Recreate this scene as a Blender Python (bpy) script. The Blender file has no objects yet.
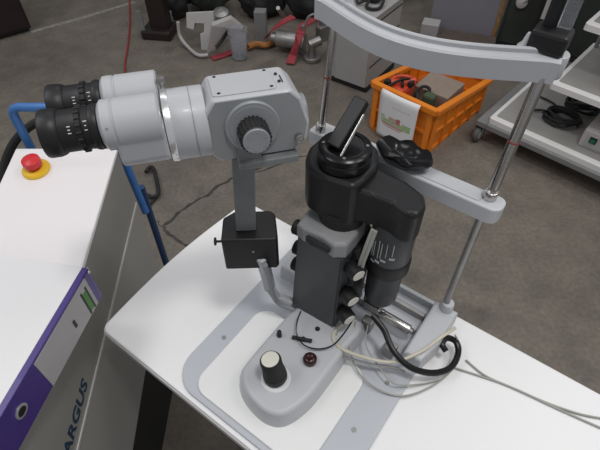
import bpy, bmesh, math, random
from mathutils import Vector, Matrix
random.seed(7)
PI = math.pi
C = bpy.context.scene.collection
SC = bpy.context.scene
FPX, TH = 480.0, math.radians(48)
CT, ST = math.cos(TH), math.sin(TH)
CAMZ = 1.55

def P(u, v, z):
    """point of the photograph (pixel) on the horizontal plane of height z"""
    d = (u-300, CT*FPX-ST*(v-225), -(ST*FPX+CT*(v-225)))
    t = (z-CAMZ)/d[2]
    return Vector((d[0]*t, d[1]*t, z))

def frame(x, y, deg, z=0.0):
    return Matrix.Translation((x, y, z)) @ Matrix.Rotation(math.radians(deg), 4, 'Z')

# ------------------------------------------------------------------ materials
def mat(name, col, rough=.5, metal=0.0, var=.06, scale=20, bump=0.0, bscale=80, spec=.5, coat=0.0, trans=0.0, alpha=1.0, col2=None, ior=1.45):
    m = bpy.data.materials.new(name); m.use_nodes = True
    nt = m.node_tree; b = nt.nodes['Principled BSDF']
    tc = nt.nodes.new('ShaderNodeTexCoord')
    n = nt.nodes.new('ShaderNodeTexNoise'); n.inputs['Scale'].default_value = scale; n.inputs['Detail'].default_value = 4
    nt.links.new(tc.outputs['Object'], n.inputs['Vector'])
    r = nt.nodes.new('ShaderNodeValToRGB')
    c2 = col2 or tuple(c*(1-var) for c in col)
    c1 = col if col2 else tuple(min(1, c*(1+var)) for c in col)
    r.color_ramp.elements[0].position = .3; r.color_ramp.elements[1].position = .7
    r.color_ramp.elements[0].color = (*c2, 1); r.color_ramp.elements[1].color = (*c1, 1)
    nt.links.new(n.outputs['Fac'], r.inputs['Fac']); nt.links.new(r.outputs['Color'], b.inputs['Base Color'])
    b.inputs['Roughness'].default_value = rough; b.inputs['Metallic'].default_value = metal
    b.inputs['Specular IOR Level'].default_value = spec; b.inputs['Coat Weight'].default_value = coat
    b.inputs['Transmission Weight'].default_value = trans; b.inputs['Alpha'].default_value = alpha
    b.inputs['IOR'].default_value = ior
    if bump:
        n2 = nt.nodes.new('ShaderNodeTexNoise'); n2.inputs['Scale'].default_value = bscale; n2.inputs['Detail'].default_value = 3
        nt.links.new(tc.outputs['Object'], n2.inputs['Vector'])
        bp = nt.nodes.new('ShaderNodeBump'); bp.inputs['Strength'].default_value = bump; bp.inputs['Distance'].default_value = .002
        nt.links.new(n2.outputs['Fac'], bp.inputs['Height']); nt.links.new(bp.outputs['Normal'], b.inputs['Normal'])
    return m

M = dict(
 table=mat('white laminate', (.80,.79,.79), .38, var=.015, scale=3),
 tabedge=mat('table edge band', (.62,.61,.60), .45, var=.04),
 plate=mat('pale blue grey plastic', (.46,.475,.51), .45, var=.02, scale=8),
 pad=mat('white slide pad', (.76,.76,.75), .35, var=.02, scale=8),
 base=mat('light grey enamel', (.47,.48,.50), .42, var=.02, scale=10, coat=.1),
 mic=mat('silver grey paint', (.45,.455,.475), .42, var=.02, scale=12, coat=.08),
 micd=mat('mid grey paint', (.26,.27,.28), .4, var=.05),
 disc=mat('grey disc paint', (.27,.28,.295), .4, var=.04),
 arm=mat('grey arm paint', (.20,.21,.215), .38, metal=.2, var=.1),
 bright=mat('bright ring metal', (.78,.78,.79), .22, metal=.7, var=.03),
 chrome=mat('chrome', (.50,.48,.465), .27, metal=1, var=.05),
 steel=mat('dull steel', (.32,.31,.30), .42, metal=.8, var=.15),
 black=mat('satin black enamel', (.010,.010,.011), .45, var=.1, bump=.05, bscale=300),
 blackg=mat('glossy black plastic', (.008,.008,.009), .25, var=.1, spec=.4),
 blackm=mat('matt black rubber', (.016,.016,.017), .6, var=.2, bump=.2, bscale=200),
 charcoal=mat('charcoal panel', (.060,.062,.065), .42, var=.06),
 lamp=mat('dark grey lamp tube', (.05,.052,.056), .35, var=.08),
 cap=mat('grey cap casting', (.27,.27,.275), .4, var=.05),
 cream=mat('cream knob cap', (.66,.64,.56), .4, var=.03),
 marks=mat('engraved white marks', (.7,.7,.7), .5, var=.02),
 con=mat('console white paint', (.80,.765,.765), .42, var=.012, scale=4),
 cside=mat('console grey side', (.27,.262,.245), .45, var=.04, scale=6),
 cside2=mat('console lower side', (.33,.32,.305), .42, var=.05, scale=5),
 trim=mat('console seam trim', (.62,.61,.60), .3, metal=.4, var=.05),
 dark=mat('dark plinth', (.012,.012,.013), .5, var=.2),
 navytxt=mat('dark blue lettering', (.015,.04,.075), .5, var=.05),
 red=mat('red button plastic', (.62,.025,.03), .35, var=.05),
 yellow=mat('yellow plastic', (.80,.50,.03), .4, var=.05),
 blue=mat('blue frame paint', (.05,.16,.42), .38, var=.08),
 blueshade=mat('shaded blue frame paint', (.02,.05,.12), .4, var=.1),  # frame blue again, with the shade on the lower rear tube put into the colour
 purple=mat('purple binder plastic', (.065,.04,.20), .35, var=.05, coat=.1),
 paper=mat('white paper', (.78,.765,.77), .6, var=.01, scale=3),
 label=mat('grey paper label', (.40,.385,.385), .6, var=.03),
 green=mat('green print', (.08,.22,.05), .6, var=.1),
 orange=mat('orange crate plastic', (.78,.23,.02), .38, var=.06, scale=9),
 floorp=None,
 white2=mat('white shelf laminate', (.74,.72,.71), .4, var=.02),
 shelf=mat('grey shelf top', (.30,.29,.275), .5, var=.08, scale=6),
 greyp=mat('grey frame paint', (.20,.20,.20), .45, var=.08),
 drawer=mat('pale grey drawer paint', (.36,.35,.345), .45, var=.03),
 board=mat('grey violet board', (.20,.19,.215), .6, var=.03),
 wood=mat('pine strip', (.30,.16,.055), .6, var=.3, scale=30),
 cardb=mat('brown cardboard', (.26,.205,.165), .8, var=.08),
 brown2=mat('dark brown card', (.085,.062,.052), .8, var=.1),
 darkbr=mat('dark brown lacquer', (.022,.014,.013), .4, var=.1),
 dkgreen=mat('dark green grey steel', (.032,.038,.034), .4, var=.2, scale=5),
 redstrap=mat('red webbing', (.30,.04,.05), .7, var=.1),
 redc=mat('red cable', (.28,.03,.03), .5, var=.05),
 orangec=mat('orange cord', (.35,.14,.04), .6, var=.1),
 wplastic=mat('off white plastic', (.42,.40,.39), .4, var=.04),
 clear=mat('clear plastic', (.82,.83,.88), .15, trans=.85, var=.01, ior=1.2),
 creamw=mat('cream cable', (.55,.52,.42), .5, var=.05),
 greyw=mat('grey wire', (.33,.33,.30), .5, var=.05),
 navy=mat('navy plastic', (.012,.018,.045), .4, var=.1),
 tread=mat('grey tyre rubber', (.10,.10,.10), .6, var=.1),
)
def floor_mat():
    m = bpy.data.materials.new('stained concrete'); m.use_nodes = True
    nt = m.node_tree; b = nt.nodes['Principled BSDF']; L = nt.links.new
    tc = nt.nodes.new('ShaderNodeTexCoord')
    def noise(s, d, off=0):
        n = nt.nodes.new('ShaderNodeTexNoise'); n.inputs['Scale'].default_value = s; n.inputs['Detail'].default_value = d
        L(tc.outputs['Object'], n.inputs['Vector']); return n
    def ramp(n, p0, c0, p1, c1):
        r = nt.nodes.new('ShaderNodeValToRGB'); e = r.color_ramp.elements
        e[0].position = p0; e[1].position = p1; e[0].color = (*c0, 1); e[1].color = (*c1, 1); L(n.outputs['Fac'], r.inputs['Fac']); return r
    def mix(a, bb, mode, f):
        x = nt.nodes.new('ShaderNodeMix'); x.data_type = 'RGBA'; x.blend_type = mode; x.inputs['Factor'].default_value = f
        L(a.outputs[0] if a.type != 'MIX' else a.outputs['Result'], x.inputs['A']); L(bb.outputs[0], x.inputs['B']); return x
    r1 = ramp(noise(1.6, 5), .3, (.145,.125,.103), .72, (.198,.172,.143))
    r2 = ramp(noise(9, 8), .35, (.80,.80,.80), .7, (1.06,1.05,1.04))
    r3 = ramp(noise(60, 4), .3, (.80,.80,.80), .7, (1.12,1.12,1.12))
    r4 = ramp(noise(5, 6), .62, (1,1,1), .74, (.72,.71,.70))
    x = mix(mix(mix(r1, r2, 'MULTIPLY', 1), r3, 'MULTIPLY', 1), r4, 'MULTIPLY', 1)
    L(x.outputs['Result'], b.inputs['Base Color'])
    b.inputs['Roughness'].default_value = .62
    n2 = noise(120, 4); bp = nt.nodes.new('ShaderNodeBump'); bp.inputs['Strength'].default_value = .25; bp.inputs['Distance'].default_value = .003
    L(n2.outputs['Fac'], bp.inputs['Height']); L(bp.outputs['Normal'], b.inputs['Normal'])
    return m
M['floor'] = floor_mat()
M['crack'] = mat('dirt filled crack', (.050,.044,.038), .8, var=.3, scale=40)
M['tape'] = mat('worn pale floor paint', (.26,.25,.235), .7, var=.25, scale=30)
M['wall'] = mat('painted hall wall', (.30,.29,.28), .8, var=.05)

# ------------------------------------------------------------------ geometry
class B:
    """collects shapes, given in frame m, into one mesh"""
    def __init__(s, m=None): s.bm = bmesh.new(); s.m = m or Matrix.Identity(4)
    def _add(s, verts, faces, smooth=False, x=None):
        T = s.m @ x if x else s.m
        vs = [s.bm.verts.new(T @ Vector(v)) for v in verts]
        for f in faces:
            try:
                ff = s.bm.faces.new([vs[i] for i in f]); ff.smooth = smooth
            except ValueError: pass
        return s
    def _merge(s, b2, x=None, smooth=False):
        T = s.m @ x if x else s.m
        b2.verts.index_update()
        vs = [s.bm.verts.new(T @ v.co) for v in b2.verts]
        for f in b2.faces:
            ff = s.bm.faces.new([vs[v.index] for v in f.verts]); ff.smooth = smooth
        b2.free(); return s
    def box(s, c, d, bev=0.0, x=None, seg=2):
        b2 = bmesh.new(); bmesh.ops.create_cube(b2, size=1)
        for v in b2.verts: v.co = Vector((v.co.x*d[0], v.co.y*d[1], v.co.z*d[2]))
        if bev: bmesh.ops.bevel(b2, geom=list(b2.edges), offset=bev, segments=seg, affect='EDGES', profile=.5)
        X = Matrix.Translation(c) if x is None else x @ Matrix.Translation(c)
        return s._merge(b2, X)
    def prism(s, poly, z0, z1, bev=0.0, x=None, taper=None, seg=2, vert=0.0):
        b2 = bmesh.new(); n = len(poly)
        cx = sum(p[0] for p in poly)/n; cy = sum(p[1] for p in poly)/n; k = taper or 1.0
        lo = [b2.verts.new((p[0], p[1], z0)) for p in poly]
        hi = [b2.verts.new((cx+(p[0]-cx)*k, cy+(p[1]-cy)*k, z1)) for p in poly]
        b2.faces.new(list(reversed(lo))); top = b2.faces.new(hi)
        for i in range(n): b2.faces.new([lo[i], lo[(i+1) % n], hi[(i+1) % n], hi[i]])
        bmesh.ops.recalc_face_normals(b2, faces=b2.faces)
        if bev:
            es = list(top.edges) if vert == 0 else list(b2.edges)
            bmesh.ops.bevel(b2, geom=es, offset=bev, segments=seg, affect='EDGES', profile=.5)
        return s._merge(b2, x)
    def lathe(s, prof, p0=(0,0,0), axis=(0,0,1), n=32, x=None):
        """prof: list of (radius, distance along axis)"""
        q = Vector((0,0,1)).rotation_difference(Vector(axis).normalized()).to_matrix().to_4x4()
        T = Matrix.Translation(p0) @ q
        if x: T = x @ T
        V, F = [], []
        for r, h in prof:
            for i in range(n): V.append((max(r, 1e-5)*math.cos(2*PI*i/n), max(r, 1e-5)*math.sin(2*PI*i/n), h))
        for k in range(len(prof)-1):
            for i in range(n):
                j = (i+1) % n; F.append((k*n+i, k*n+j, (k+1)*n+j, (k+1)*n+i))
        F.append(tuple(reversed(range(n)))); F.append(tuple((len(prof)-1)*n+i for i in range(n)))
        b2 = bmesh.new(); vs = [b2.verts.new(v) for v in V]
        for f in F: b2.faces.new([vs[i] for i in f])
        Tm = s.m @ T; out = [s.bm.verts.new(Tm @ v.co) for v in b2.verts]; b2.verts.index_update()
        for f in b2.faces:
            g = s.bm.faces.new([out[v.index] for v in f.verts]); g.smooth = len(f.verts) == 4
        b2.free(); return s
    def cyl(s, p0, p1, r, r1=None, bev=0.0, n=28, x=None):
        p0, p1 = Vector(p0), Vector(p1); L = (p1-p0).length; r1 = r if r1 is None else r1; b = bev
        prof = [(r, 0), (r1, L)] if not b else [(r-b, 0), (r-.3*b, .3*b), (r, b), (r1, L-b), (r1-.3*b, L-.3*b), (r1-b, L)]
        return s.lathe(prof, p0, (p1-p0), n, x)
    def tube(s, pts, r, n=10, sub=8, closed=False):
        pts = [Vector(p) for p in pts]; Q = []
        m = len(pts)
        if m > 2 and sub > 1:
            rng = range(m if closed else m-1)
            for i in rng:
                a = pts[(i-1) % m] if closed or i > 0 else pts[0]
                b, c = pts[i], pts[(i+1) % m]
                d = pts[(i+2) % m] if closed or i+2 < m else pts[-1]
                for k in range(sub):
                    t = k/sub
                    Q.append(.5*((2*b)+(c-a)*t+(2*a-5*b+4*c-d)*t*t+(3*b-a-3*c+d)*t**3))
            if not closed: Q.append(pts[-1])
        else: Q = pts
        V, F = [], []; up = Vector((.13,.21,1)).normalized(); K = len(Q)
        for i, q in enumerate(Q):
            if closed: t = Q[(i+1) % K]-Q[i-1]
            else: t = Q[min(i+1, K-1)]-Q[max(i-1, 0)]
            t.normalize(); u = up-t*up.dot(t)
            if u.length < 1e-3: u = t.orthogonal()
            u.normalize(); w = t.cross(u); up = u
            for k in range(n):
                a = 2*PI*k/n; V.append(q+r*(math.cos(a)*u+math.sin(a)*w))
        for i in range(K if closed else K-1):
            j = (i+1) % K
            for k in range(n): F.append((i*n+k, i*n+(k+1) % n, j*n+(k+1) % n, j*n+k))
        s._add(V, F, True)
        if not closed:
            s._add(V[:n], [tuple(reversed(range(n)))]); s._add(V[-n:], [tuple(range(n))])
        return s

def origin_of(parent):
    return parent.matrix_world.copy() if parent else Matrix.Identity(4)
def obj(name, b, m, parent=None, label=None):
    bm = b.bm
    bmesh.ops.recalc_face_normals(bm, faces=bm.faces)
    W = Vector((0,0,0)); lo = Vector((1e9,)*3); hi = -lo
    for v in bm.verts:
        for i in range(3): lo[i] = min(lo[i], v.co[i]); hi[i] = max(hi[i], v.co[i])
    c = (lo+hi)/2
    if not parent: c.z = lo.z
    pm = origin_of(parent)
    R = pm.to_3x3().to_4x4()
    world = Matrix.Translation(c) @ R
    bm.transform(world.inverted())
    for e_ in bm.edges:
        if len(e_.link_faces) == 2 and e_.calc_face_angle(0) > .62: e_.smooth = False
    me = bpy.data.meshes.new(name); bm.to_mesh(me); bm.free()
    me.materials.append(M[m] if isinstance(m, str) else m)
    o = bpy.data.objects.new(name, me); C.objects.link(o)
    if parent:
        o.parent = parent
        o.matrix_basis = pm.inverted() @ world
    else: o.matrix_basis = world
    bpy.context.view_layer.update()
    if label: o['label'] = label
    return o
def thing(name, label, cat, loc, rot=0, group=None):
    o = bpy.data.objects.new(name, None); C.objects.link(o); o.location = loc; o.rotation_euler = (0, 0, math.radians(rot))
    o.empty_display_size = .05
    o['label'] = label; o['category'] = cat
    if group: o['group'] = group
    bpy.context.view_layer.update(); return o
def tag(o, label, cat, group=None, kind=None):
    if label: o['label'] = label
    if cat: o['category'] = cat
    if group: o['group'] = group
    if kind: o['kind'] = kind
    return o
def rrect(x0, x1, y0, y1, r, n=6):
    rs = r if isinstance(r, (tuple, list)) else (r,)*4
    out = []
    for (cx, cy, a0, q) in ((x1-rs[0], y1-rs[0], 0, rs[0]), (x0+rs[1], y1-rs[1], 90, rs[1]), (x0+rs[2], y0+rs[2], 180, rs[2]), (x1-rs[3], y0+rs[3], 270, rs[3])):
        for i in range(n+1):
            a = math.radians(a0+90*i/n); out.append((cx+q*math.cos(a), cy+q*math.sin(a)))
    return out
def circ(cx, cy, r, n=32): return [(cx+r*math.cos(2*PI*i/n), cy+r*math.sin(2*PI*i/n)) for i in range(n)]
def text_mesh(body, size, Mx, depth=.0006, xs=1.0, shear=0.0, bold=0.0):
    cu = bpy.data.curves.new('t', 'FONT'); cu.body = body; cu.size = size; cu.extrude = depth; cu.offset = bold; cu.shear = shear
    cu.align_x = 'LEFT'; cu.resolution_u = 3
    o = bpy.data.objects.new('t', cu); C.objects.link(o); bpy.context.view_layer.update()
    me = bpy.data.meshes.new_from_object(o.evaluated_get(bpy.context.evaluated_depsgraph_get()))
    b = B(); b.bm.from_mesh(me); b.bm.transform(Mx @ Matrix.Diagonal((xs, 1, 1, 1)))
    bpy.data.objects.remove(o); bpy.data.curves.remove(cu); bpy.data.meshes.remove(me)
    return b

# ------------------------------------------------------------------ setting
b = B(); b.box((0, 2.2, -.05), (9, 9, .1)); o = obj('floor', b, 'floor'); o['kind'] = 'structure'
b = B(); b.box((0, 6.75, 2.2), (9, .1, 4.6)); o = obj('wall_back', b, 'wall'); o['kind'] = 'structure'
def strip(pts, w, z=.0015):
    b = B(); n = len(pts)
    V = []; F = []
    for i, p in enumerate(pts):
        t = (pts[min(i+1, n-1)]-pts[max(i-1, 0)]); nn = Vector((-t.y, t.x, 0)).normalized()
        ww = w[i] if isinstance(w, list) else w
        for s, zz in ((1, z), (-1, z), (-1, -.002), (1, -.002)): V.append((p.x+nn.x*ww*s/2, p.y+nn.y*ww*s/2, zz))
    for i in range(n-1):
        for k in range(4): F.append((i*4+k, i*4+(k+1) % 4, i*4+4+(k+1) % 4, i*4+4+k))
    F += [(0,1,2,3), (n*4-1, n*4-2, n*4-3, n*4-4)]
    b._add(V, F); return b
def jag(pix, z=0, k=6, j=.008):
    out = []
    for i in range(len(pix)-1):
        a, c = P(*pix[i], z), P(*pix[i+1], z)
        for q in range(k):
            p = a.lerp(c, q/k)
            if i or q: p += Vector((random.uniform(-j, j), random.uniform(-j, j), 0))
            out.append(p)
    out.append(P(*pix[-1], z)); return out
cr = 0
for pix, w in [([(163, 226), (186, 208), (210, 192), (232, 178), (262, 168)], .015), ([(160, 226), (170, 233), (190, 250), (215, 268)], .014),
               ([(148, 208), (152, 216), (160, 226)], .008), ([(250, 175), (290, 160), (318, 152)], .007)]:
    cr += 1
    js = jag(pix); ws = [w*random.uniform(.35, 1.3) for _ in js]; ws[0] = ws[-1] = .002
    o = obj('trim_%d' % cr, strip(js, ws, .0012), 'crack'); o['kind'] = 'structure'
o = obj('trim_5', strip([P(31, 32, 0), P(75, 20, 0), P(135, 2, 0)], .035), 'tape'); o['kind'] = 'structure'

# ------------------------------------------------------------------ instrument table
A = P(245, 200, .75)
MT = frame(A.x, A.y, -36)          # a along the long edge, b away from the operator
def bulged(x0, x1, y0, y1):
    p = rrect(x0, x1, y0, y1, (.03, .025, .018, .03), 8); out = []
    for i, q in enumerate(p):
        out.append(q)
        if i == 17:
            ya, yb_ = q[1], p[18][1]
            out += [(x0-.012*math.sin(PI*k/12), ya+(yb_-ya)*k/12) for k in range(1, 12)]
    return out
t = thing('instrument_table', 'white laminate instrument table carrying the slit lamp, on a black column', 'table', MT @ Vector((.5, -.21, 0)), -36)
b = B(MT); b.prism(bulged(0, 1.05, -.42, 0), .727, .75, .004, seg=3); obj('tabletop', b, 'table', t)
b = B(MT); b.prism(bulged(-.0015, 1.0515, -.4215, .0015), .7275, .742); obj('edge_band', b, 'tabedge', t)
b = B(MT); b.prism(rrect(.44, .56, -.27, -.15, .02), .05, .727); obj('column', b, 'dark', t)
b = B(MT); b.prism(rrect(.15, .85, -.3, -.12, .05), .025, .06, .01); 
for a in (.2, .8):
    for bb in (-.27, -.15): b.cyl((a, bb, 0), (a, bb, .028), .022)
obj('foot', b, 'dark', t)

# ------------------------------------------------------------------ base plate on the table
t = thing('slit_lamp_base_plate', 'pale grey plate with white sliding pad set on the table under the slit lamp', 'base plate', MT @ Vector((.35, -.21, .75)), -36)
b = B(MT); b.prism(rrect(.178, .520, -.412, -.012, (.01, .01, .055, .04), 8), .75, .756, .002)
b.prism(rrect(.40, .535, -.10, -.012, .008, 4), .75, .7555, .001); obj('plate', b, 'plate', t)
b = B(MT); b.prism(rrect(.222, .458, -.402, -.205, .03, 8), .755, .761, .002); obj('sliding_pad', b, 'pad', t)
b = B(MT); b.box((.375, -.0165, .764), (.31, .009, .018), .002); obj('rim', b, 'base', t)
for bb in (-.085, -.05):
    b = B(MT)
    b.box((.365, bb, .764), (.24, .01, .016), .002); obj('rail', b, 'plate' if bb < -.06 else 'steel', t)
for a, bb in ((.262, -.178), (.205, -.30), (.485, -.30), (.49, -.20)):
    b = B(MT); b.cyl((a, bb, .755), (a, bb, .7575), .004); obj('screw', b, 'steel', t)

# ------------------------------------------------------------------ head and chin rest frame
t = thing('chin_rest_frame', 'pale grey headrest frame with two chrome posts, curved forehead bar and black chin cup', 'headrest', MT @ Vector((.374, -.04, .75)), -36)
pl, pr = (.232, -.043), (.508, -.030)
for i, (a, bb) in enumerate((pl, pr)):
    b = B(MT); r = .0055 if i == 0 else .0075
    b.cyl((a, bb, 1.06), (a, bb+.024, 1.255), r); o = obj('post', b, 'chrome', t)
    b2 = B(MT); b2.cyl((a, bb, .79), (a, bb, 1.06), .0062 if i else .005); obj('lower_rod', b2, 'steel' if i == 0 else 'greyp2' if False else 'steel', t)
    b3 = B(MT); b3.cyl((a, bb, 1.078), (a, bb, 1.092), r+.0025, bev=.001); obj('collar', b3, 'chrome', t)
    b4 = B(MT); b4.cyl((a, bb+.0130, 1.167), (a, bb+.0132, 1.1685), r+.0006); obj('height_mark', b4, 'redc', t, 'thin red ring')
# chin bar
b = B(MT)
b.prism(rrect(.215, .532, -.052, -.018, (.012, .004, .004, .016), 8), 1.052, 1.078, .0025)
obj('chin_bar', b, 'base', t)
b = B(MT); b.prism(rrect(.246, .500, -.046, -.024, .006, 5), 1.0775, 1.0795, .0008); obj('chin_bar_inlay', b, 'mic', t)
# chin cup
b = B(MT)
prof = [(.012, 0), (.030, .004), (.040, .014), (.043, .024), (.041, .027), (.036, .020), (.022, .012), (.004, .010)]
b.lathe([(r, h) for r, h in prof], (.385, -.035, 1.079), (0, 0, 1), 28)
for v in b.bm.verts:
    q = MT.inverted() @ v.co; q.y = -.034+(q.y+.035)*.62; q.x = .374+(q.x-.385)*1.06; q.z = 1.079+(q.z-1.079)*.75+.003*math.sin(q.x*190)*(q.z-1.079)/.02; v.co = MT @ q
obj('chin_cup', b, 'blackg', t)
# forehead bar: arc bulging towards the operator, with a raised rim along the patient's side
def arc(n=28):
    out = []
    for i in range(n+1):
        s = i/n; a = .208+(.520-.208)*s
        bulge = math.sin(PI*min(1, max(0, (s-.02)/.96)))**1.15
        out.append((a, -.022+(.022*s)-.050*bulge, s))
    return out
AR = arc()
def band(b0, b1, z0, z1, bev=.0):
    b = B(MT); V = []; F = []; n = len(AR)
    for i, (a, bb, s) in enumerate(AR):
        w0, w1 = b0(s), b1(s)
        a0 = AR[max(i-1, 0)]; a1 = AR[min(i+1, n-1)]; tx, ty = a1[0]-a0[0], a1[1]-a0[1]; L = math.hypot(tx, ty); nx, ny = -ty/L, tx/L
        q = [(w0, z0), (w1, z0), (w1, z1-bev), (w1-bev, z1), (w0+bev, z1), (w0, z1-bev)]
        for w, z in q: V.append((a+nx*w, bb+ny*w, z))
    for i in range(n-1):
        for k in range(6): F.append((i*6+k, i*6+(k+1) % 6, i*6+6+(k+1) % 6, i*6+6+k))
    F += [tuple(range(6)), tuple(reversed(range((n-1)*6, n*6)))]
    b._add(V, F); return b
wid = lambda s: .010+.012*max(0, 1-s/.28)+.010*max(0, (s-.72)/.28)
b = band(lambda s: -.010, wid, 1.250, 1.278, .0025)
for a, bb in ((.218, -.015), (.512, .010)): b.cyl((a, bb, 1.250), (a, bb, 1.278), .014, bev=.002)
obj('forehead_bar', b, 'base', t)
b = band(lambda s: .003, lambda s: .0085, 1.2775, 1.284, .0015); fb = obj('forehead_strap', b, 'mic', t)
for a, bb in ((.222, -.018), (.237, -.020)):
    b = B(MT); b.cyl((a, bb, 1.2775), (a, bb, 1.2795), .0045); obj('bolt', b, 'black', t)
b = B(MT); b.lathe([(.009, 0), (.006, .006), (.004, .012)], (.257, -.026, 1.2775)); obj('boss', b, 'base', t)
# fixation lamp holder on the right end
b = B(MT); b.box((.499, .010, 1.290), (.040, .034, .024), .004); obj('clamp_block', b, 'black', t)
b = B(MT); b.box((.492, .018, 1.325), (.015, .012, .07), .003); obj('holder_stem', b, 'blackm', t)
b = B(MT); b.box((.497, .018, 1.368), (.058, .036, .042), .005); b.cyl((.518, .018, 1.38), (.518, .018, 1.41), .014); obj('fixation_lamp', b, 'black', t)
b = B(MT); b.box((.508, .010, 1.322), (.015, .004, .034), .001); obj('clear_slide', b, 'clear', t)
b = B(MT); b.lathe([(.010, 0), (.006, .005), (.004, .014), (.003, .016)], (.478, .004, 1.2775)); obj('boss', b, 'base', t)
# feet
for a in (.237, .512):
    b = B(MT)
    if a > .3: b.prism([(.488, -.155), (.522, -.155), (.535, -.10), (.535, -.02), (.488, -.02)], .756, .796, .006, seg=3, taper=.94)
    else: b.prism([(.205, -.13), (.250, -.13), (.258, -.02), (.205, -.02)], .756, .79, .006, seg=3, taper=.94)
    b.cyl((a, pl[1] if a < .3 else pr[1], .78), (a, pl[1] if a < .3 else pr[1], .815), .014, .011, bev=.002)
    obj('foot', b, 'base', t)

# ------------------------------------------------------------------ slit lamp
t = thing('slit_lamp', 'slit lamp with grey binocular microscope, black lamp arm and joystick on the white table', 'slit lamp', MT @ Vector((.33, -.22, .761)), -36)
S = MT
b = B(S)
bo = [(.280, -.20), (.279, -.325), (.286, -.348), (.302, -.364), (.326, -.374), (.358, -.378), (.384, -.371), (.399, -.353), (.408, -.325), (.412, -.29), (.412, -.20), (.405, -.13), (.29, -.13)]
bo2 = []
for i in range(len(bo)):
    q0, q1, q2, q3 = (Vector(bo[(i+k) % len(bo)]) for k in (-1, 0, 1, 2))
    if i in (len(bo)-1, len(bo)-2): bo2.append(tuple(q1)); continue
    for k in range(4):
        u = k/4; bo2.append(tuple(.5*((2*q1)+(q2-q0)*u+(2*q0-5*q1+4*q2-q3)*u*u+(q3-3*q2+3*q1-q0)*u**3)))
b.prism(bo2, .761, .799, .007, seg=4, taper=.90)
o = obj('cross_slide_base', b, 'base', t)
JX, JY, _z = MT.inverted() @ P(276, 378, .80)
b = B(S); b.lathe([(.0245, 0), (.0245, .001), (.022, .003), (.018, .003)], (JX, JY, .7985)); obj('joystick_collar', b, 'marks', t)
b = B(S); ax = Vector((-.010, .0, .062))
b.lathe([(.017, 0), (.0195, .004), (.0195, .014), (.0180, .016), (.0192, .018), (.0182, .026), (.0172, .030), (.0172, .053), (.0155, .056)], (JX, JY, .8005), ax, 28)
js = obj('joystick', b, 'blackm', t)
b = B(S); p = Vector((JX, JY, .8005))+ax.normalized()*.0557; b.lathe([(.0142, 0), (.0140, .001), (.012, .0015)], p, ax, 28); obj('joystick_cap', b, 'cream', js, 'cream disc on top')
b = B(S); b.cyl((.301, -.255, .798), (.301, -.255, .814), .0045, .004, bev=.001); obj('lock_pin', b, 'blackm', t)
b = B(S); b.cyl((.322, -.246, .804), (.354, -.232, .804), .0032); b.cyl((.339, -.237, .795), (.339, -.237, .804), .004); obj('lock_lever', b, 'blackm', t)
b = B(S); 
b.lathe([(.010, 0), (.0115, .002), (.0115, .010), (.0095, .0125), (.006, .0135), (.003, .012)], (.371, -.262, .798))
obj('base_knob', b, mat('dark burgundy plastic', (.03,.006,.008), .25), t)
b = B(S); b.cyl((.347, -.205, .796), (.347, -.205, .800), .0045); obj('plug', b, 'black', t)
# column
def hexa(b, lo, hi, bev):
    b2 = bmesh.new(); vl = [b2.verts.new(v) for v in lo]; vh = [b2.verts.new(v) for v in hi]; n = len(lo)
    b2.faces.new(vl[::-1]); b2.faces.new(vh)
    for i in range(n): b2.faces.new([vl[i], vl[(i+1) % n], vh[(i+1) % n], vh[i]])
    bmesh.ops.recalc_face_normals(b2, faces=b2.faces)
    if bev: bmesh.ops.bevel(b2, geom=list(b2.edges), offset=bev, segments=2, affect='EDGES')
    b._merge(b2); return b
def TP(u, v, z): q = MT.inverted() @ P(u, v, z); return (q.x, q.y)
cl, crr, dl, dr_ = TP(291, 307, .79), TP(333, 331, .79), TP(297, 236, .985), TP(342, 260, .985)
b = B(S); hexa(b, [(*cl, .79), (*crr, .79), (crr[0], -.10, .79), (cl[0], -.10, .79)], [(*dl, .985), (*dr_, .985), (dr_[0], -.09, .985), (dl[0], -.09, .985)], .003)
obj('instrument_column', b, 'charcoal', t)
b = B(S); hexa(b, [(.275, -.19, .788), (.366, -.19, .788), (.372, -.09, .788), (.275, -.09, .788)], [(.273, -.19, .80), (.369, -.19, .80), (.372, -.09, .80), (.273, -.09, .80)], .002); obj('column_foot', b, 'micd', t)
b = B(S); hexa(b, [(.3645, -.165, .80), (.374, -.155, .80), (.374, -.10, .80), (.3645, -.10, .80)], [(.366, -.15, .98), (.376, -.14, .98), (.376, -.09, .98), (.366, -.09, .98)], .002); obj('side_housing', b, 'black', t)
cpo = [TP(*q, 1.012) for q in ((297, 224), (303, 229), (322, 237), (334, 246), (347, 246), (356, 236), (366, 222), (350, 205), (322, 203), (309, 208))]
b = B(S); b.prism(cpo, .985, 1.014, .006, seg=3); cp = obj('column_cap', b, 'cap', t)
e0, e1 = Vector(TP(304, 230, 1.012)), Vector(TP(333, 246, 1.012)); em = (e0+e1)/2; ea = math.atan2((e1-e0).y, (e1-e0).x)
Xe = Matrix.Translation((em.x, em.y, .998)) @ Matrix.Rotation(ea, 4, 'Z')
b = B(S); b.box((0, -.001, 0), ((e1-e0).length*.8, .005, .011), .001, x=Xe); obj('slot', b, 'blackm', cp)
b = B(S); b.cyl((.33, -.125, 1.01), (.33, -.125, 1.04), .036); obj('neck', b, 'blackm', t)
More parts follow.
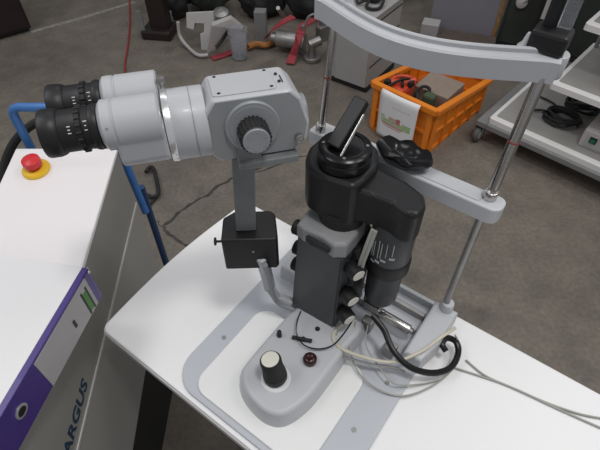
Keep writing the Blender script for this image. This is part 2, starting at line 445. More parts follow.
# knobs
for z, y, L in ((.966, -.150, .024), (.922, -.155, .020), (.882, -.160, .020)):
    b = B(S); b.lathe([(.006, 0), (.006, .006), (.0115, .007), (.013, .009), (.013, L-.002), (.011, L)], (.283, y, z), (-1, -.1, 0)); obj('focus_knob', b, 'blackm', t)
for z, y in ((.957, -.158), (.893, -.164), (.842, -.168)):
    k0 = (.368, y, z); dr = Vector((1, -.45, -.05)).normalized()
    b = B(S); b.lathe([(.007, -.01), (.007, .004), (.0125, .005), (.0135, .007), (.0135, .026), (.012, .028)], k0, dr); o = obj('slit_knob', b, 'black', t)
    b = B(S); b.lathe([(.0105, 0), (.0105, .001), (.009, .0015)], Vector(k0)+dr*.0278, dr); obj('knob_cap', b, 'cream', o, 'cream end cap')
# lamp arm
def TP(u, v, z): q = MT.inverted() @ P(u, v, z); return (q.x, q.y)
b = B(S)
blk = [TP(*q, 1.105) for q in ((305, 160), (307, 170), (325, 181), (353, 190), (364, 184), (378, 168), (379, 152), (368, 140), (345, 132), (322, 138), (309, 149))]
b.prism(blk, 1.028, 1.110, .007, seg=3, vert=1)
am = [TP(*q, 1.092) for q in ((345, 170), (352, 192), (372, 197), (393, 205), (407, 216), (418, 218), (427, 208), (425, 196), (408, 183), (378, 168))]
b.prism(am, 1.034, 1.096, .008, seg=3, vert=1)
obj('lamp_arm', b, 'black', t)
hx, hy = TP(344, 161, 1.11)
b = B(S)
b.lathe([(.035, 0), (.0375, .003), (.0375, .014), (.036, .016), (.036, .018), (.0375, .020), (.037, .026), (.033, .029), (.027, .0295), (.026, .028), (.006, .028)], (hx, hy, 1.110), (0, 0, 1), 40)
hd = obj('lamp_head', b, 'blackg', t)
for k in range(4):
    a = 2*PI*k/4+.5; b = B(S); b.cyl((hx+.030*math.cos(a), hy+.030*math.sin(a), 1.139), (hx+.030*math.cos(a), hy+.030*math.sin(a), 1.1405), .0022, n=12); obj('screw', b, 'steel', hd)
lv = Matrix.Translation((hx-.006, hy+.012, 1.164)) @ Matrix.Rotation(math.radians(-4), 4, 'Z') @ Matrix.Rotation(math.radians(36), 4, 'X')
b = B(S); b.box((0, 0, 0), (.021, .074, .013), .002, x=lv); b.cyl((hx-.006, hy-.008, 1.136), (hx-.006, hy-.004, 1.155), .006); obj('tilt_lever', b, 'black', t)
b = B(S); b.cyl((hx+.008, hy-.024, 1.139), (hx+.009, hy+.026, 1.176), .0022, n=12); obj('lever_rod', b, 'chrome', t)
# scale drum and lamp tube
DX, DY = .409, -.101
b = B(S); b.lathe([(.0335, 0), (.0335, .090), (.030, .095)], (DX, DY, .945)); dm = obj('scale_drum', b, 'charcoal', t)
b = B(S); b.lathe([(.030, 0), (.0360, .003), (.0360, .028), (.034, .032)], (DX, DY, .922)); obj('knurled_ring', b, 'black', t)
b = B(S); b.lathe([(.004, 0), (.018, .0), (.0270, .010), (.0290, .018), (.0295, .100)], (DX, DY, .826)); lt = obj('lamp_tube', b, 'lamp', t)
b = B(S); b.cyl((DX-.003, DY, .79), (DX-.003, DY, .829), .009); b.box((DX-.004, DY-.01, .815), (.03, .026, .018), .002); b.cyl((DX-.02, DY-.01, .79), (DX-.02, DY-.01, .83), .005); obj('lamp_foot', b, 'steel', t)
# engraved marks on the drum, raised by a hair
def mark(ang, z, w, h, R=.0336):
    a = math.radians(ang); X = Matrix.Translation((DX+R*math.cos(a), DY+R*math.sin(a), z)) @ Matrix.Rotation(a+PI/2, 4, 'Z')
    return X, (w, .0008, h)
b = B(S)
for ang, z, h in ((-122, .985, .040), (-114, .985, .034), (-100, .990, .040), (-92, .990, .034), (-78, .995, .030), (-62, .998, .026)):
    X, d = mark(ang, z, .0008, h); b.box((0, 0, 0), d, x=X)
for ang, z in ((-116, .955), (-100, .962), (-84, .970), (-62, .979)):
    for q in range(5):
        X, d = mark(ang-5+q*3.0, z, .0012, .0045); b.box((0, 0, 0), d, x=X)
obj('scale_marks', b, 'marks', dm, 'white scale lines and digits')
b = B(S); b.tube([(.395, -.150, 1.045), (.392, -.158, 1.01), (.388, -.160, .97), (.386, -.15, .93)], .0030); b.tube([(.400, -.150, 1.045), (.397, -.157, 1.01), (.393, -.160, .97), (.391, -.15, .93)], .0028); obj('lamp_wire', b, 'greyw', t)
b = B(S); b.cyl((.405, -.105, .788), (.478, -.105, .788), .0095, bev=.001); b.cyl((.478, -.105, .788), (.484, -.105, .788), .006); obj('axle', b, 'chrome', t)
b = B(S); b.box((.465, -.150, .773), (.022, .020, .026), .002); obj('axle_bracket', b, 'steel', t)
b = B(S); b.box((.408, -.130, .775), (.02, .016, .03), .002); obj('axle_bracket', b, 'steel', t)

# microscope arm: box, bar and bracket
bx = Matrix.Translation(MT.inverted() @ P(250, 225, .986)) @ Matrix.Rotation(math.radians(36+2), 4, 'Z')
b = B(S)
w, d = .088, .062
b.prism([(-w/2, -d/2), (w/2-.004, -d/2), (w/2, -d/2+.006), (w/2-.004, d/2-.008), (w/2-.012, d/2), (-w/2+.018, d/2), (-w/2, d/2-.014)], -.074, 0, .003, x=bx, vert=1)
ab = obj('arm_block', b, 'black', t)
b = B(S); b.cyl((0, 0, 0), (0, -.0015, 0), .0022, x=bx @ Matrix.Translation((.004, -d/2, -.028)), n=12); obj('screw', b, 'steel', ab)
b = B(S); b.cyl((-w/2, -.022, -.012), (-w/2-.010, -.022, -.012), .002, x=bx, n=12); b.cyl((-w/2-.009, -.022, -.012), (-w/2-.012, -.022, -.012), .0065, x=bx, n=20, bev=.0008); obj('thumb_screw', b, 'blackm', ab)
b = B(S)
pts = [tuple(MT.inverted() @ P(*q)) for q in ((262, 258, .935), (266, 272, .89), (270, 288, .84), (276, 297, .812), (290, 303, .800))]
for i in range(len(pts)-1):
    p, q = Vector(pts[i]), Vector(pts[i+1]); dd = q-p; L = dd.length
    X = Matrix.Translation((p+q)/2) @ Vector((0, 0, 1)).rotation_difference(dd.normalized()).to_matrix().to_4x4()
    b.box((0, 0, 0), (.016, .018, L+.006), .003, x=X)
obj('arm_bracket', b, 'base', t)
b = B(S); b.tube([(p[0]+.013, p[1]-.008, p[2]) for p in pts], .0042); obj('bracket_rod', b, 'disc', t)

# microscope head, in its own frame: x towards the objective, y away from the operator's side, z up
O = P(252, 113, 1.185)
MM = Matrix.Translation(O) @ Matrix.Rotation(math.radians(14.5), 4, 'Z') @ Matrix.Rotation(math.radians(0), 4, 'Y') @ Matrix.Rotation(math.radians(-7), 4, 'X')
armtop = MT.inverted() @ (MM @ Vector((-.010, -.041, -.02)))
# arm bar
Xa = MT.inverted() @ Matrix.Translation(P(245, 150, 1.145)) @ Matrix.Rotation(math.radians(14.5), 4, 'Z')
b = B(MT); 
top = P(243, 156, 1.128); bot = P(246, 228, .987)
dd = top-bot
X = MT.inverted() @ Matrix.Translation((top+bot)/2) @ Matrix.Rotation(math.radians(6), 4, 'Z') @ (Vector((0, 0, 1)).rotation_difference((Matrix.Rotation(math.radians(-6), 3, 'Z') @ dd).normalized()).to_matrix().to_4x4())
b.box((0, 0, 0), (.031, .013, dd.length), .0015, x=X)
obj('microscope_arm', b, 'arm', t)
b = B(MM); b.box((.010, -.030, -.0475), (.078, .040, .010), .002); b.box((-.014, -.0395, -.034), (.030, .006, .040), .001); obj('arm_shoe', b, 'arm', t)
# body
hb = .0425
b = B(MM)
prof = [(-.030, -hb), (.030, -hb), (.0345, -.034), (.0345, .030), (.026, hb), (-.026, hb), (-.0345, .030), (-.0345, -.034)]
def xprism(b, prof, x0, x1, bev=.003, k=1.0):
    Xr = Matrix(((0, 0, 1, 0), (1, 0, 0, 0), (0, 1, 0, 0), (0, 0, 0, 1)))
    b.prism(prof, x0, x1, bev, x=Xr, vert=1, taper=k)
side = [(-.062, -.030), (-.050, -.0425), (.048, -.0425), (.064, -.030), (.068, -.005), (.058, .030), (.046, .0425), (-.050, .0425), (-.062, .026)]
Xs = Matrix(((1, 0, 0, 0), (0, 0, -1, 0), (0, 1, 0, 0), (0, 0, 0, 1)))
b.prism(side, -.037, .037, .0045, x=Xs, vert=1, seg=3)
bd = obj('microscope_body', b, 'mic', t)
b = B(MM); b.prism(rrect(-.048, .030, -.030, .030, .006), .0425, .0440, .0005); obj('cover_plate', b, 'mic', bd)
for x, y in ((-.040, -.024), (-.040, .024), (.024, -.024), (.024, .024), (.036, -.012), (.036, .010)):
    b = B(MM); b.cyl((x, y, .0435), (x, y, .0448), .0021, n=12); obj('screw', b, 'blackm', bd)
b = B(MM); b.box((.040, -.004, .0430), (.0012, .02, .0012)); obj('engraved_line', b, 'blackm', bd)
b = B(MM); b.prism([(x*.93+.0, z*.93) for x, z in side], .0, .0012, .0, x=Matrix.Translation((0, -.0368, 0)) @ Xs); obj('side_plate', b, 'micd', bd)
b = B(MM); b.lathe([(.0335, 0), (.034, .002), (.034, .004), (.0325, .0055), (.029, .0055)], (-.006, -.0375, .003), (0, -1, 0), 48); b.lathe([(.0290, 0), (.0285, .0062)], (-.006, -.0375, .003), (0, -1, 0), 40); dsc = obj('magnification_disc', b, 'disc', t)
KX, KZ = -.007, .001
b = B(MM)
b.lathe([(.018, 0), (.018, .026), (.0165, .028)], (KX, -.0432, KZ), (0, -1, 0), 36)
for k in range(22):
    a = 2*PI*k/22; b.cyl((KX+.018*math.cos(a), -.0435, KZ+.018*math.sin(a)), (KX+.018*math.cos(a), -.069, KZ+.018*math.sin(a)), .0016, n=6)
kn = obj('magnification_knob', b, 'blackm', t)
b = B(MM); b.lathe([(.0165, 0), (.0165, .002), (.0155, .003)], (KX, -.0705, KZ), (0, -1, 0), 32); kc = obj('knob_face', b, 'disc', kn, 'light grey knob face')
for k in range(6):
    a = 2*PI*k/6+.4; b = B(MM); b.cyl((KX+.012*math.cos(a), -.0732, KZ+.012*math.sin(a)), (KX+.012*math.cos(a), -.0741, KZ+.012*math.sin(a)), .0013, n=10)
    obj('face_screw', b, 'micd', kn)
b = B(MM); b.cyl((.052, -.036, -.022), (.052, -.046, -.022), .0055, bev=.001); b.cyl((.052, -.046, -.022), (.052, -.049, -.022), .003); obj('release_button', b, 'chrome', t)
b = B(MM); b.cyl((.050, 0, -.008), (.0705, 0, -.008), .026, .024, bev=.003); obj('objective', b, 'micd', t)
# round section between body and binoculars
b = B(MM)
def oval(rx, rz, n=36, cz=0): return [(rx*math.cos(2*PI*i/n), cz+rz*math.sin(2*PI*i/n)) for i in range(n)]
Xr = Matrix(((0, 0, 1, 0), (1, 0, 0, 0), (0, 1, 0, 0), (0, 0, 0, 1)))
b.prism(oval(.045, .044), -.100, -.058, .002, x=Xr, vert=0)
for f in b.bm.faces: f.smooth = len(f.verts) == 4
obj('beam_section', b, 'mic', t)
b = B(MM); b.prism(oval(.0458, .0448), -.075, -.0742, 0, x=Xr); obj('seam_line', b, 'micd', t)
b = B(MM); b.prism(oval(.0465, .0455), -.108, -.100, .001, x=Xr); 
for f in b.bm.faces: f.smooth = len(f.verts) == 4
obj('coupling_ring', b, 'bright', t)
b = B(MM); b.cyl((-.104, .014, .042), (-.104, .014, .052), .003); b.cyl((-.104, .014, .050), (-.104, .014, .058), .0055, bev=.001); obj('clamp_screw', b, 'steel', t)
# binocular head
ZB = .029
b = B(MM)
b.prism([(-.055, -.012), (-.045, -.022), (.045, -.022), (.055, -.012), (.059, ZB), (-.059, ZB)], -.165, -.109, .004, x=Xr, vert=1, seg=3)
obj('prism_housing', b, 'mic', t)
for s in (-1, 1):
    y0 = s*.0325
    def sc(pr, k, q): return [(r_*q, h_*k) for r_, h_ in pr]
    b = B(MM); b.lathe([(.027, 0), (.029, .002), (.029, .049), (.0277, .0502), (.0277, .0512), (.029, .0525), (.029, .063), (.026, .066), (.022, .068)], (-.110, y0, ZB), (-1, 0, 0), 44)
    h = obj('binocular_tube', b, 'mic', t)
    for k in range(3):
        a = 1.2+k*1.6; b = B(MM); b.cyl((-.168, y0+.0288*math.cos(a), ZB+.0288*math.sin(a)), (-.168, y0+.0296*math.cos(a), ZB+.0296*math.sin(a)), .0014, n=10); obj('screw', b, 'micd', h)
    EX = -.1775; k8 = .76; kr = .93
    b = B(MM)
    b.lathe(sc([(.024, 0), (.0275, .001), (.0285, .006), (.0275, .011), (.0255, .012), (.0255, .022), (.0275, .023), (.0275, .030), (.0262, .031), (.0258, .033), (.0258, .055), (.027, .056), (.0285, .060), (.0295, .066), (.0295, .078), (.0285, .081), (.024, .081), (.021, .070), (.004, .068)], k8, kr), (EX, y0, ZB), (-1, 0, 0), 44)
    for k in range(20):
        a = 2*PI*k/20; b.cyl((EX-.0175, y0+.0254*math.cos(a), ZB+.0254*math.sin(a)), (EX-.0228, y0+.0254*math.cos(a), ZB+.0254*math.sin(a)), .0016, n=6)
    e = obj('eyepiece', b, 'black', t)
    for k, (a, xx, ln) in enumerate(((1.05, -.030, .0035), (.90, -.030, .0025), (.75, -.030, .0035), (1.0, -.0125, .003), (.80, -.0125, .002), (.6, -.0125, .004))):
        a = a+(1.75 if s < 0 else 1.6); rr = .0260*kr if xx < -.02 else .0257*kr
        b = B(MM); b.box((EX+xx, y0+rr*math.cos(a), ZB+rr*math.sin(a)), (ln, .0012, .0008)); obj('dioptre_mark', b, 'marks', e, 'tiny white dioptre mark')
    b = B(MM); b.lathe([(.018, 0), (.011, .003), (.003, .004)], (EX-.0515, y0, ZB), (-1, 0, 0), 28); obj('lens', b, 'blackg', e)

# ------------------------------------------------------------------ cables on the table
def cable(name, pix, r, m, label, cat='cable', **k):
    b = B(); b.tube([P(*p) for p in pix], r, **k); return tag(obj(name, b, m), label, cat)
cable('cable', [(352, 318, .80), (334, 333, .80), (338, 346, .80), (360, 356, .80), (392, 362, .795), (420, 352, .80), (440, 338, .81), (455, 328, .80)], .0030, 'creamw', 'cream cable looping from the column foot to the right headrest post')
cable('power_cable', [(372, 315, .83), (384, 330, .82), (393, 350, .81), (410, 367, .795), (432, 373, .78), (450, 368, .775), (458, 354, .775), (456, 342, .78), (447, 338, .785), (442, 344, .785), (446, 351, .78)], .0055, 'blackg', 'thick black cable curling round below the right headrest post')
cable('wire', [(356, 322, .80), (350, 345, .79), (357, 370, .77), (376, 388, .763), (402, 396, .758), (430, 387, .756), (452, 370, .756), (461, 350, .757), (455, 335, .80)], .0016, 'greyw', 'thin grey wire in a wide loop hanging over the white pad')
cable('wire', [(337, 330, .80), (338, 352, .79), (362, 362, .785), (395, 368, .78), (405, 372, .775)], .0020, 'steel', 'thin dark grey wire lying close beside the cream cable')
cable('wire', [(368, 325, .80), (366, 345, .79), (380, 368, .78), (395, 384, .772), (422, 384, .757), (440, 380, .753)], .0013, 'greyw', 'short thin grey wire sagging inside the black cable loop')
cable('wire', [(466, 360, .7525), (486, 376, .7525), (520, 391, .7525), (556, 408, .7525), (610, 432, .7525)], .0018, 'greyw', 'thin grey wire with a free tip trailing to the right table edge')
cable('wire', [(455, 368, .7525), (480, 376, .7525), (506, 385, .7525), (545, 402, .753), (580, 414, .753), (612, 420, .7525)], .0018, 'greyw', 'thin grey wire from the base plate trailing right across the tabletop')
b = B(); b.tube([P(*q) for q in ((301, 311, .83), (297, 322, .82), (297, 335, .812), (304, 345, .808), (318, 349, .806), (333, 345, .806), (345, 332, .812), (354, 318, .825))], .0013)
tag(obj('wire', b, 'blackg'), 'thin black wire bowed round the front of the slit lamp column', 'cable')

# ------------------------------------------------------------------ laser console
CN = Matrix.Identity(4)
xl, xr, yb, yf = -.635, -.41, .845, -.05
t = thing('laser_console', 'white and grey laser console with red stop button and blue lettering left of the table', 'laser console', ((xl+xr)/2, .4, 0))
def sidepoly(b, pts, x0, x1, bev=.003):
    Xy = Matrix(((0, 0, 1, 0), (1, 0, 0, 0), (0, 1, 0, 0), (0, 0, 0, 1)))
    b.prism(pts, x0, x1, bev, x=Xy, vert=1)
b = B(); sidepoly(b, [(yf, .815), (.53, .815), (yb, .858), (yb, .868), (.53, .828), (yf, .828)], xl, xr+.002, .003); obj('top_cover', b, 'con', t)
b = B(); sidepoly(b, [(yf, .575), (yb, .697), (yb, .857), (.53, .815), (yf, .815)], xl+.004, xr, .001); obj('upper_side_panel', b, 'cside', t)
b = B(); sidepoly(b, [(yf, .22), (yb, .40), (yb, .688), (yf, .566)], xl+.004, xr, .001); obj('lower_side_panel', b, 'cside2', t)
b = B(); sidepoly(b, [(yf, .568), (yb, .690), (yb, .697), (yf, .575)], xl+.003, xr+.0025, .0); obj('seam_trim', b, 'trim', t)
b = B(); sidepoly(b, [(yf, .0), (yb, .0), (yb, .40), (yf, .22)], xl+.02, xr-.012, .0); obj('plinth', b, 'dark', t)
Mx = Matrix(((0, 0, 1, xr+.0004), (.993, -.11, 0, .262), (.12, .993, 0, .642), (0, 0, 0, 1)))
b = text_mesh('ARGUS', .042, Mx, .0005, xs=.98, shear=.15, bold=.0010); obj('lettering', b, 'navytxt', t, 'dark blue ARGUS lettering')
c = P(35, 167, .868)
b = B(Matrix.Translation((c.x, c.y, .861)) @ Matrix.Rotation(math.radians(7), 4, 'X')); b.lathe([(.029, -.006), (.029, .003), (.026, .007), (.018, .008)], (0, 0, 0), (0, 0, 1), 36); ys = obj('stop_button_base', b, 'yellow', t, 'round yellow base')
b = B(Matrix.Translation((c.x, c.y, .865)) @ Matrix.Rotation(math.radians(7), 4, 'X')); b.lathe([(.013, 0), (.013, .010), (.0185, .012), (.0195, .017), (.0185, .026), (.013, .029), (.003, .0295)], (0, 0, 0), (0, 0, 1), 36); obj('stop_button', b, 'red', ys, 'red mushroom button')
b = B(); yy = .875
b.tube([(-.622, yy, .05), (-.622, yy, .932), (-.620, yy, .943), (-.614, yy, .951), (-.604, yy, .955), (-.440, yy, .955), (-.430, yy, .951), (-.424, yy, .943), (-.422, yy, .932), (-.408, yy, .63)], .0095, sub=1, n=16)
obj('push_handle', b, 'blue', t, 'blue tubular handle')
b = B(); b.tube([(-.408, yy+.022, .70), (-.412, yy+.022, .05)], .0095, n=14); b.box((-.54, yy+.01, .12), (.23, .02, .02)); obj('rear_frame', b, 'blueshade', t)
for x in (xl+.03, xr-.03):
    for y in (.03, .8):
        pass
cable('hose', [(0, 232, .60), (-2, 200, .66), (6, 160, .74), (20, 135, .80), (42, 120, .84), (66, 117, .86), (85, 126, .85)], .011, 'blackm', 'thick black hose arching behind the console below the blue handle', 'hose')
b = B(); b.tube([P(146, 172, .02), P(150, 167, .02), P(154, 170, .02), P(158, 187, .02), P(158, 194, .02), P(153, 197, .02), P(147, 195, .02)], .0095, sub=4); b.tube([P(157, 196, .01), P(151, 203, .01), P(146, 208, .01)], .007)
tag(obj('tube_handle', b, 'blackm'), 'bent black tubular handle lying on the floor behind the blue frame', 'handle')

# ------------------------------------------------------------------ binder on the console
co = P(88, 268, .907)
BF = Matrix.Translation((co.x, co.y, .828)) @ Matrix.Rotation(math.radians(-10), 4, 'Z')    # x negative: away from the spine; y negative: towards the camera
t = thing('ring_binder', 'purple lever arch binder lying on the white console top, spine label facing right', 'binder', BF.translation, -10)
W_, L_, H_ = .255, .305, .079
b = B(BF); b.box((-.002, -L_/2, H_/2), (.004, L_, H_), .0015); sp = obj('spine', b, 'purple', t)
b = B(BF); b.box((-W_/2, -L_/2, H_-.0015), (W_, L_, .003), .001); cv = obj('front_cover', b, 'purple', t)
b = B(BF); b.box((-W_/2, -L_/2, .0015), (W_, L_, .003), .001); obj('back_cover', b, 'purple', t)
b = B(BF); b.box((-W_/2-.004, -L_/2, H_), (W_-.012, L_+.001, .0012)); cs = obj('cover_sheet', b, 'paper', cv, 'white cover sheet')
b = B(BF); b.box((-W_/2-.01, -L_/2, H_/2-.004), (W_-.04, L_-.02, H_*.55)); obj('paper_stack', b, 'paper', t)
b = B(BF); b.box((.0004, -.088, H_/2-.002), (.0012, .168, H_*.92)); lb = obj('spine_label', b, 'label', sp, 'grey paper label')
def lab(y, h, m, z0=.10, z1=.90, n='label_band'):
    b = B(BF); b.box((.0012, y, H_*(z0+z1)/2), (.0008, h, H_*(z1-z0))); return obj(n, b, m, sp)
lab(-.011, .012, 'purple', .02, .98, 'purple_band')
lab(-.034, .010, 'green', .1, .70, 'green_band')
lab(-.0270, .004, 'dark', .05, .78, 'black_line'); lab(-.0410, .004, 'dark', .05, .78, 'black_line')
b = B(BF); b.box((.0012, -.080, H_*.42), (.0008, .006, .018)); obj('label_print', b, 'dark', sp)
b = B(BF); b.lathe([(.0115, 0), (.0115, .0015), (.008, .0018), (.0075, .0002)], (.0002, -.228, H_/2+.004), (1, 0, 0), 28); fh = obj('finger_ring', b, 'bright', sp)
b = B(BF); b.cyl((.0012, -.228, H_/2+.004), (.0019, -.228, H_/2+.004), .0082); obj('finger_hole', b, 'dark', sp)
b = B(BF); b.cyl((-.003, -.004, H_-.004), (-.003, .0015, H_-.004), .003); b.cyl((.0005, -.004, H_-.006), (.0022, -.004, H_-.006), .003); obj('rivet', b, 'chrome', sp)
# faint print on the cover sheet
b = B(BF)
for i, (x, y, w) in enumerate(((-.080, -.190, .035), (-.072, -.198, .02))): b.box((x, y, H_+.0007), (w, .0012, .0004))
b.box((-.085, -.232, H_+.0007), (.12, .0022, .0004)); obj('cover_print', b, mat('faint blue print', (.45,.55,.72), .6), cs)
b = B(BF); b.lathe([(.009, 0), (.009, .0004), (.006, .0004)], (-.072, -.212, H_+.0005)); obj('cover_stamp', b, mat('faint grey print', (.55,.55,.57), .6), cs)

# ------------------------------------------------------------------ orange crate
cc = P(371, 128, .0)
CR = Matrix.Translation((cc.x, cc.y, 0)) @ Matrix.Rotation(math.radians(-43), 4, 'Z')
CW, CD, CH = .335, .52, .28
t = thing('orange_crate', 'bright orange plastic crate with ribbed sides standing on the floor behind the headrest', 'crate', CR @ Vector((CW/2, CD/2, 0)), -39)
def wallp(b, p0, p1, z0, z1, th, lean=0.0):
    p0, p1 = Vector((*p0, 0)), Vector((*p1, 0)); d = (p1-p0); n = Vector((d.y, -d.x, 0)).normalized()
    lo = [p0, p1, p1-n*th, p0-n*th]; hi = [q+n*lean for q in lo]
    hexa(b, [(q.x, q.y, z0) for q in lo], [(q.x, q.y, z1) for q in hi], 0)
LN = .012
crn = [(0, 0), (CW, 0), (CW, CD), (0, CD)]
for i, nm in enumerate(('front_wall', 'side_wall', 'back_wall', 'side_wall')):
    p0, p1 = crn[i], crn[(i+1) % 4]
    b = B(CR); wallp(b, p0, p1, .03, CH-.005, .004, LN)
    d = Vector((p1[0]-p0[0], p1[1]-p0[1], 0)); L = d.length; d.normalize(); n = Vector((d.y, -d.x, 0))
    q0 = Vector((*p0, 0))
    def rail(z0, z1, out, s0=0, s1=L):
        a, c = q0+d*s0, q0+d*s1; k = LN*(z0+z1)/2/CH
        lo = [a+n*(out+k), c+n*(out+k), c-n*.004, a-n*.004]
        hexa(b, [(v.x, v.y, z0) for v in lo], [(v.x, v.y, z1) for v in lo], .002)
    rail(CH-.028, CH, .016, -.016, L+.016); rail(.0, .028, .006, 0, L); rail(.125, .142, .008, .02, L-.02)
    nr = 2 if i % 2 == 0 else 5
    for k in range(nr+1):
        s = .02+(L-.04)*k/nr
        rail(.02, CH-.02, .010, s-.007 if k else 0, s+.007 if k < nr else L)
    inv = CR.inverted()
    for v in b.bm.verts:
        q = inv @ v.co; q.z *= 1-.28*min(1, max(0, q.y/CD)); v.co = CR @ q
    obj(nm, b, 'orange', t)
b = B(CR); b.box((CW/2, CD/2, .008), (CW-.002, CD-.002, .012)); obj('bottom', b, 'orange', t)
# printed sheet hung over the front
ps = thing('printed_sheet', 'white printed sheet with small green and red picture hung on the crate front', 'sheet', CR @ Vector((.115, -.03, .03)), -39)
b = B(CR); V = []; F = []
N1, N2 = 8, 14
for i in range(N1+1):
    for j in range(N2+1):
        u, v = i/N1, j/N2; x = .060+.215*u; z = .022+(.262)*v
        y = -.036-LN*z/CH+.006*math.sin(u*PI)*-1-.010*(1-v)*u
        if j == N2: y += .012; z = CH+.004
        V.append((x, y, z))
for i in range(N1):
    for j in range(N2): a = i*(N2+1)+j; F.append((a, a+N2+1, a+N2+2, a+1))
b._add(V, F, True); shm = obj('paper', b, 'paper', ps)
md = shm.modifiers.new('s', 'SOLIDIFY'); md.thickness = .0012
def patch(u0, u1, v0, v1, col, nm):
    b = B(CR); V = []; F = []
    for i in range(5):
        for j in range(3):
            u = u0+(u1-u0)*i/4; v = v0+(v1-v0)*j/2; x = .060+.215*u; z = .022+(.262)*v
            V.append((x, -.0375-LN*z/CH-.006*math.sin(u*PI)-.010*(1-v)*u, z))
    for i in range(4):
        for j in range(2): a = i*3+j; F.append((a, a+3, a+4, a+1))
    b._add(V, F); return obj(nm, b, mat(nm, col, .6, var=.25, scale=120), shm)
patch(.10, .86, .37, .46, (.42,.50,.30), 'grass_print'); patch(.68, .90, .36, .50, (.36,.50,.25), 'tree_print'); patch(.30, .52, .43, .53, (.50,.40,.33), 'barn_print')
patch(.12, .72, .335, .365, (.45,.18,.18), 'red_line_print'); patch(.16, .66, .295, .315, (.55,.20,.20), 'caption_print'); patch(.52, .62, .44, .56, (.50,.15,.16), 'red_print'); patch(.35, .85, .74, .765, (.62,.61,.62), 'grey_line_print')
patch(.08, .20, .42, .52, (.45,.55,.38), 'bush_print')
# crate contents
b = B(CR); b.box((.215, .25, .015+.105), (.19, .18, .22), .004, x=Matrix.Rotation(.05, 4, 'Z')); tag(obj('cardboard_box', b, 'cardb'), 'plain brown cardboard box standing inside the orange crate', 'box')
b = B(CR)
b.box((.075, .10, .14), (.10, .12, .23), .02); b.cyl((.04, .06, .255), (.12, .15, .262), .022); b.tube([(.03, .05, .25), (.05, .09, .285), (.10, .13, .285), (.125, .17, .25)], .008)
po = obj('power_tool', b, mat('red tool casing', (.60,.07,.03), .4)); tag(po, 'red and black power tool poking out of the crate near its left corner', 'tool')
b = B(CR); b.tube([(.02, .13, .262), (.06, .12, .278), (.11, .06, .268)], .007); b.tube([(.05, .03, .262), (.09, .09, .29), (.115, .15, .262)], .006); b.box((.03, .05, .262), (.03, .03, .03), .004); b.box((.12, .12, .262), (.02, .04, .03), .003); obj('grip', b, 'blackm', po, 'black grip and straps')
b = B(CR); b.tube([(.15, .10, .20), (.17, .14, .255), (.20, .16, .25), (.22, .12, .24), (.20, .08, .2), (.16, .12, .23)], .008, closed=True); tag(obj('cable_coil', b, 'blackm'), 'black cable coil in the crate next to the red tool', 'cable')
b = B(CR); b.box((.235, .115, .225), (.06, .05, .06), .012, x=None); tag(obj('green_pouch', b, mat('green fabric', (.06,.09,.05), .8)), 'small dark green pouch in front of the cardboard box in the crate', 'pouch')

# ------------------------------------------------------------------ drawer pedestal
dc = P(331, 80, .0)
DR = Matrix.Translation((dc.x, dc.y, 0)) @ Matrix.Rotation(math.radians(-35), 4, 'Z')
DW, DD, DH = .235, .34, .42
t = thing('pedestal_cabinet', 'pale grey pedestal cabinet on a dark plinth standing behind the headrest', 'cabinet', DR @ Vector((DW/2, DD/2, 0)), -35)
b = B(DR); b.box((DW/2, DD/2, .03+(DH-.03)/2), (DW, DD, DH-.03), .004); obj('carcass', b, 'drawer', t)
b = B(DR); b.box((DW/2, DD/2, .016), (DW+.012, DD+.01, .03), .004); obj('plinth', b, 'dark', t)
b = B(DR); b.box((DW/2, DD/2, DH+.008), (DW+.012, DD+.012, .016), .003); obj('top_panel', b, 'drawer', t)
b = B(DR); b.box((DW/2+.012, -.006, .03+(DH-.03)/2), (DW-.030, .012, DH-.036), .003); d_ = obj('door', b, 'drawer', t)
b = B(DR); b.cyl((DW-.03, -.012, .33), (DW-.03, -.022, .33), .006); obj('knob', b, 'greyp', d_)
for k in range(3):
    b = B(DR); b.box((DW+.002, DD/2, .095+k*.122+.055), (.004, DD-.02, .004)); obj('side_groove', b, 'dark', t)
# bag on the pedestal
top = DH+.016
b = B(DR); b.box((.10, .20, top+.035), (.15, .13, .07), .02, seg=3); bag = obj('black_bag', b, 'blackm'); tag(bag, 'black bag with strap lying on top of the pale grey pedestal', 'bag')
b = B(DR); b.tube([(.14, .12, top+.03), (.15, .07, top+.012), (.19, .06, top+.012), (.215, .10, top+.012), (.20, .16, top+.03), (.16, .18, top+.05)], .008, sub=4); b.tube([(.05, .13, top+.05), (.09, .08, top+.014), (.13, .10, top+.03)], .007); obj('strap', b, 'blackm', bag)

# ------------------------------------------------------------------ leaning board, cartons
L0, L1 = P(425, 24, .10), P(485, 43, .0)
ang = -24
BR = Matrix.Translation(P(426, 32, 0)) @ Matrix.Rotation(math.radians(-20), 4, 'Z')
t = thing('partition_board', 'grey violet board with a pine edge strip standing upright behind the orange crate', 'board', BR.translation, -20)
tilt = Matrix.Rotation(math.radians(-4), 4, 'X')
b = B(BR); b.box((.215, 0, .5), (.41, .02, 1.0), .002, x=tilt); obj('panel', b, 'board', t)
b = B(BR); b.box((.431, -.002, .5), (.022, .026, 1.0), .002, x=tilt); obj('edge_strip', b, 'wood', t)
b = B(BR); b.box((.28, -.16, .035), (.34, .20, .07), .003); tag(obj('flat_carton', b, 'brown2'), 'flat dark brown carton lying in front of the grey violet board', 'box')
b = B(BR); b.box((.03, -.10, .06), (.11, .10, .12), .003); tag(obj('small_grey_box', b, 'drawer'), 'small pale grey box between the pedestal and the board', 'box')

